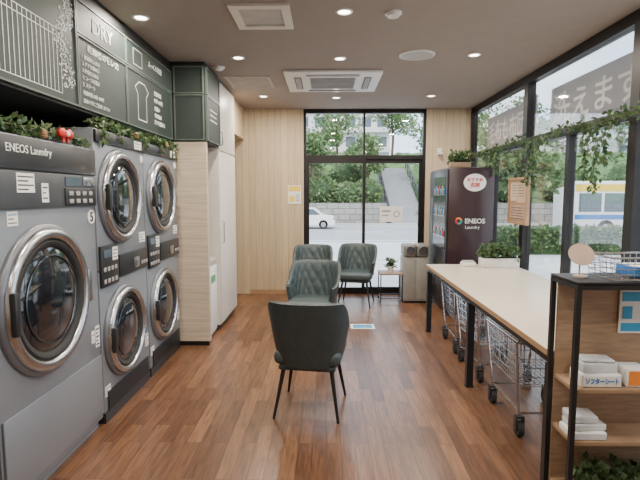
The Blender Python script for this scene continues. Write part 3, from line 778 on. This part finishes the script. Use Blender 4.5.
for (x, y, lb) in ((.47, 3.56, 'round white smoke detector by the centre lamp'), (-1.1, 5.0, 'round white smoke detector beside the green boards')):
    t = thing('smoke_detector', lb, 'smoke detector', (x, y, Z), group='smoke detectors')
    obj('base', B().lathe([(.06, 0), (.06, -.012), (0, -.012)], 28), M_white, t)
    obj('sensor_cap', B().lathe([(.045, -.0125), (.042, -.03), (.02, -.038), (0, -.038)], 28), M_white, t)

# ------------------------------------------------------------ exterior
m, nt, out = _mat('banner_cloth'); d = nt.nodes.new('ShaderNodeBsdfDiffuse'); tr = nt.nodes.new('ShaderNodeBsdfTranslucent'); mx = nt.nodes.new('ShaderNodeMixShader')
nz = nt.nodes.new('ShaderNodeTexNoise'); nz.inputs['Scale'].default_value = 4
cr = nt.nodes.new('ShaderNodeValToRGB'); cr.color_ramp.elements[0].color = (.42, .41, .40, 1); cr.color_ramp.elements[1].color = (.50, .49, .48, 1)
nt.links.new(nz.outputs[0], cr.inputs[0]); nt.links.new(cr.outputs[0], d.inputs[0]); nt.links.new(cr.outputs[0], tr.inputs[0])
mx.inputs[0].default_value = .6; nt.links.new(d.outputs[0], mx.inputs[1]); nt.links.new(tr.outputs[0], mx.inputs[2]); nt.links.new(mx.outputs[0], out.inputs[0])
M_ban = m
for (a, c, s) in ((5.55, 7.2, '毛布も布団も'), (3.65, 5.2, '洗えます')):
    t = thing('window_banner', 'grey banner with large white lettering outside the upper window', 'banner', (2.36, (a+c)/2, 2.42), group='upper window banners')
    w = (c-a)/2
    obj('cloth', B().box(-.004, .004, -w, w, -.23, .23), M_ban, t)
    text(s, t, (-.006, 0, 0), '-X', M_paper, w=2*w*.92, h=.30, bold=.01)
def gz(x, y):
    d = max(y-7.6, x-2.4, 0); return -.03-.77*sm(0, 14, d)
b = B(); V = {}
nx, ny = 70, 60
for i in range(nx+1):
    for j in range(ny+1):
        x = -40+i*1.5; y = -12+j*1.5; V[i, j] = b.bm.verts.new((x, y, gz(x, y)-(.02 if x < 2.6 and y < 8 else 0)))
for i in range(nx):
    for j in range(ny): b.bm.faces.new((V[i, j], V[i+1, j], V[i+1, j+1], V[i, j+1]))
obj('pavement_ground', b, M_pave, label='light grey paved forecourt sloping down to the street', category='ground')
obj('road', B().box(-40, 64, 24, 36, -.80, -.775), M_asph, label='grey asphalt street beyond the forecourt', category='road')
b = B()
for i in range(18): b.box(-38+i*5.5, -35+i*5.5, 29.9, 30.05, -.775, -.770)
b.box(-40, 64, 24.3, 24.45, -.775, -.770).box(-40, 64, 35.5, 35.65, -.775, -.770)
obj('road_marking', b, M_paper, smooth=False, label='white painted lane lines on the asphalt street', category='road marking')
obj('kerb', B().box(-40, 64, 36.1, 36.5, -.81, -.62), M_greyl, label='pale concrete kerb along the far side of the street', category='kerb')
obj('retaining_wall', B().box(-40, 4.7, 38, 38.6, -.81, .9).box(8.0, 64, 38, 38.6, -.81, .9), M_stone, label='stone block retaining wall across the street', category='wall')
def ez(x, y): return .8+6*sm(0, 24, y-38.7)
b = B(); V = {}
for i in range(60):
    for j in range(14):
        x = -40+i*1.8; y = 38.7+j*1.9; V[i, j] = b.bm.verts.new((x, y, ez(x, y)+.2*math.sin(x*1.3+y)-(.9 if 4.5 < x < 8 else 0)))
for i in range(59):
    for j in range(13):
        b.bm.faces.new((V[i, j], V[i+1, j], V[i+1, j+1], V[i, j+1]))
obj('grass_embankment', b, M_grass, label='green grassy embankment above the retaining wall', category='embankment')
t = thing('outdoor_stairs', 'concrete stairway with metal handrails climbing the embankment', 'stairs', (6.35, 37.2, -.8))
b = B()
for i in range(26): b.box(-1.3, 1.3, i*.42, 12.0, i*.19, (i+1)*.19)
obj('steps', b, M_asph, t, smooth=False)
for sx in (-1.4, 1.4):
    b = B()
    b.tube([(sx, 0, 1.0), (sx, 11, 6.0)], .06, 6); b.tube([(sx, 0, .6), (sx, 11, 5.6)], .05, 6)
    for i in range(9): b.tube([(sx, i*1.35, i*.61), (sx, i*1.35, i*.61+1.0)], .05, 6)
    obj('handrail', b, M_ink, t)
def shrub(loc, r, h, label):
    t = thing('shrub', label, 'shrub', loc, group='embankment shrubs')
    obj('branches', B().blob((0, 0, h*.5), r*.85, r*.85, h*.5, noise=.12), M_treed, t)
    b = B()
    for i in range(420):
        v = Vector((random.gauss(0, 1), random.gauss(0, 1), random.gauss(0, 1))).normalized()
        b.leaf((v.x*r*random.uniform(.8, 1.0), v.y*r*random.uniform(.8, 1), h*.5+v.z*h*.52), .34, .22, d=v)
    obj('leaves', b, M_tree, t, smooth=False, recalc=False); return t
def tree(loc, h, r, label, n=1600, ls=.38):
    t = thing('tree', label, 'tree', loc, group='street trees')
    b = B().tube([(0, 0, -.1), (.1, 0, h*.3), (-.05, .1, h*.6), (0, 0, h*.85)], r*.05, 8)
    for k in range(6):
        a = k*1.05; b.tube([(0, 0, h*(.35+.06*k)), (math.cos(a)*r*.6, math.sin(a)*r*.6, h*(.55+.06*k))], r*.022, 6)
    obj('trunk', b, M_bark, t)
    b = B(); cl = [(Vector((random.gauss(0, .42)*r, random.gauss(0, .42)*r, h*random.uniform(.5, .95))), r*random.uniform(.35, .55)) for _ in range(12)]
    for i in range(n):
        c, rr = random.choice(cl); v = Vector((random.gauss(0, 1), random.gauss(0, 1), random.gauss(0, 1))).normalized()
        b.leaf(c+v*rr*random.uniform(.5, 1), ls, ls*.6)
    obj('leaves', b, M_tree, t, smooth=False, recalc=False); return t
random.seed(21)
for (x, y, r, h) in ((-6, 40, 1.6, 1.9), (-3, 39.8, 1.4, 1.7), (-.6, 40.2, 1.5, 2.1), (1.6, 39.9, 1.3, 1.6), (3.4, 41, 1.2, 1.8), (9.6, 40, 1.3, 1.6), (12.5, 40.2, 1.5, 2.3), (15, 40.5, 1.6, 2), (-2, 45, 2, 2.6), (2, 46, 1.9, 2.4), (10.5, 45, 1.9, 2.2), (14, 46, 2.2, 3), (-6, 47, 2, 3), (20, 41, 2, 2.6), (26, 42, 2.2, 3), (32, 43, 2.4, 3.4)):
    shrub((x, y, ez(x, y)-.1), r, h, 'rounded green shrub on the embankment')
for (x, y, h, r) in ((-4, 50, 5.5, 2.6), (1, 53, 6.0, 2.6), (-1.2, 39.6, 5.4, 1.8), (3.6, 43.5, 5.6, 1.7), (13.5, 49, 8.5, 3.2), (8, 60, 6.5, 3.2), (20, 46, 8, 3.4), (28, 44, 8, 3.6)):
    tree((x, y, ez(x, y)-.1), h, r, 'leafy green tree on the embankment')
tree((9.6, 42.5, ez(9, 42.5)-.1), 7.5, 2.6, 'leafy green tree above the stairs')
tree((24, 21.5, -.80), 7.5, 3.0, 'large green tree by the kerb')
tree((8.0, 20.6, -.80), 5.6, 1.7, 'slender green tree beside the street')
t = thing('hedge', 'low clipped green hedge between forecourt and street', 'hedge', (11, 18.2, -.82))
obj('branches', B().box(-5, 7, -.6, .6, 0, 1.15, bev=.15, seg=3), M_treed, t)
b = B()
for i in range(2600): b.leaf((random.uniform(-5, 7), random.choice((-.62, random.uniform(-.6, .6))), random.uniform(.2, 1.2)), .2, .13, d=(0, -1, .4))
obj('leaves', b, M_tree, t, smooth=False, recalc=False)
def building(loc, w, d, h, rows, cols, mt, label):
    t = thing('building', label, 'building', loc)
    obj('walls', B().box(-w/2, w/2, 0, d, 0, h).box(-w/2-.3, w/2+.3, -.3, d+.3, h, h+.4), mt, t, smooth=False)
    cw = w/cols; rh = h/rows
    for r_ in range(rows):
        for c_ in range(cols): obj('window', B().box(-w/2+cw*(c_+.2), -w/2+cw*(c_+.8), -.06, -.01, rh*(r_+.3), rh*(r_+.8)), M_bwin, t, smooth=False)
        obj('balcony', B().box(-w/2, w/2, -.9, -.1, rh*r_, rh*(r_+.22)), M_build, t, smooth=False)
building((0, 78, 2), 20, 10, 12.5, 4, 8, M_build, 'pale apartment building behind the trees')
building((46, 68, -.8), 26, 10, 13, 4, 8, M_brownb, 'brown low-rise building along the street')
def wheel(name, c, r, w, parent, ax='y'):
    c = Vector(c); d = Vector((0, w/2, 0))
    o = obj(name, B().cyl(c-d, c+d, r, seg=24).cyl(c-d*1.05, c+d*1.05, r*.55, seg=16, m=1), [M_rubber, M_chromed], parent); return o
t = thing('car', 'white compact car on the street', 'car', (-1.5, 33.2, -.773))
prof = [(-2.0, .25), (2.0, .25), (2.05, .6), (1.95, .85), (1.25, .95), (.65, 1.42), (-1.25, 1.46), (-1.85, .98), (-2.05, .8)]
obj('body', B().prism(prof, -.82, .82), M_white, t, ang=25)
obj('side_window', B().prism([(1.05, .96), (.58, 1.35), (-.25, 1.38), (-.25, .96)], -.83, .83).prism([(-.33, .96), (-.33, 1.38), (-1.15, 1.38), (-1.6, .98)], -.83, .83), M_bwin, t, smooth=False)
for sx in (-1.25, 1.25):
    for sy in (-.72, .72): wheel('wheel', (sx, sy, .31), .31, .2, t)
obj('headlight', B().box(1.9, 2.06, -.84, -.5, .62, .78), M_chrome, t)
t = thing('bus', 'white city bus with yellow and blue bands on the street', 'bus', (18.2, 27.2, -.773))
obj('body', B().box(-5, 5, -1.2, 1.2, .35, 3.05, bev=.15, seg=3), M_white, t)
obj('stripe', B().box(-4.9, 4.9, -1.215, -1.202, 2.5, 2.88), M_yellow, t, label='yellow upper band')
obj('lower_stripe', B().box(-4.9, 4.9, -1.215, -1.202, 1.0, 1.25), M_blue, t, label='blue lower band')
for k in range(7): obj('window', B().box(-4.7+k*1.35, -3.5+k*1.35, -1.212, -1.202, 1.4, 2.4), M_bwin, t)
for sx in (-3.2, 3.0): wheel('wheel', (sx, -1.05, .48), .48, .32, t)
for sx in (-3.2, 3.0): wheel('wheel', (sx, 1.05, .48), .48, .32, t)

# ------------------------------------------------------------ lights & world
w = bpy.data.worlds.new('World'); bpy.context.scene.world = w; w.use_nodes = True
nt = w.node_tree; nt.nodes.clear(); N = nt.nodes.new; L = nt.links.new
wo = N('ShaderNodeOutputWorld'); bg = N('ShaderNodeBackground'); L(bg.outputs[0], wo.inputs[0]); bg.inputs[1].default_value = 3.9
tc = N('ShaderNodeTexCoord'); mp = N('ShaderNodeMapping'); mp.inputs['Scale'].default_value = (1, 1, 3); L(tc.outputs['Generated'], mp.inputs[0])
no = N('ShaderNodeTexNoise'); no.inputs['Scale'].default_value = 2.5; no.inputs['Detail'].default_value = 5; L(mp.outputs[0], no.inputs['Vector'])
cr = N('ShaderNodeValToRGB'); L(no.outputs['Fac'], cr.inputs[0])
cr.color_ramp.elements[0].position = .42; cr.color_ramp.elements[0].color = (.55, .73, .95, 1)
cr.color_ramp.elements[1].position = .58; cr.color_ramp.elements[1].color = (.92, .96, 1, 1)
L(cr.outputs[0], bg.inputs[0])
sl = bpy.data.lights.new('sun', 'SUN'); sl.energy = 3.2; sl.angle = R(8); sl.color = (1, .97, .93)
so = bpy.data.objects.new('sun', sl); COL.objects.link(so); so.rotation_euler = (R(38), R(-12), R(20)); so.location = (0, 0, 20)

# ------------------------------------------------------------ camera
cd = bpy.data.cameras.new('camera'); cam = bpy.data.objects.new('camera', cd); COL.objects.link(cam)
cd.sensor_width = 36; cd.lens = 27; cam.location = (0, 0, 1.55); cam.rotation_euler = (R(90-5.4), 0, R(.84))
cd.clip_end = 300
bpy.context.scene.camera = cam
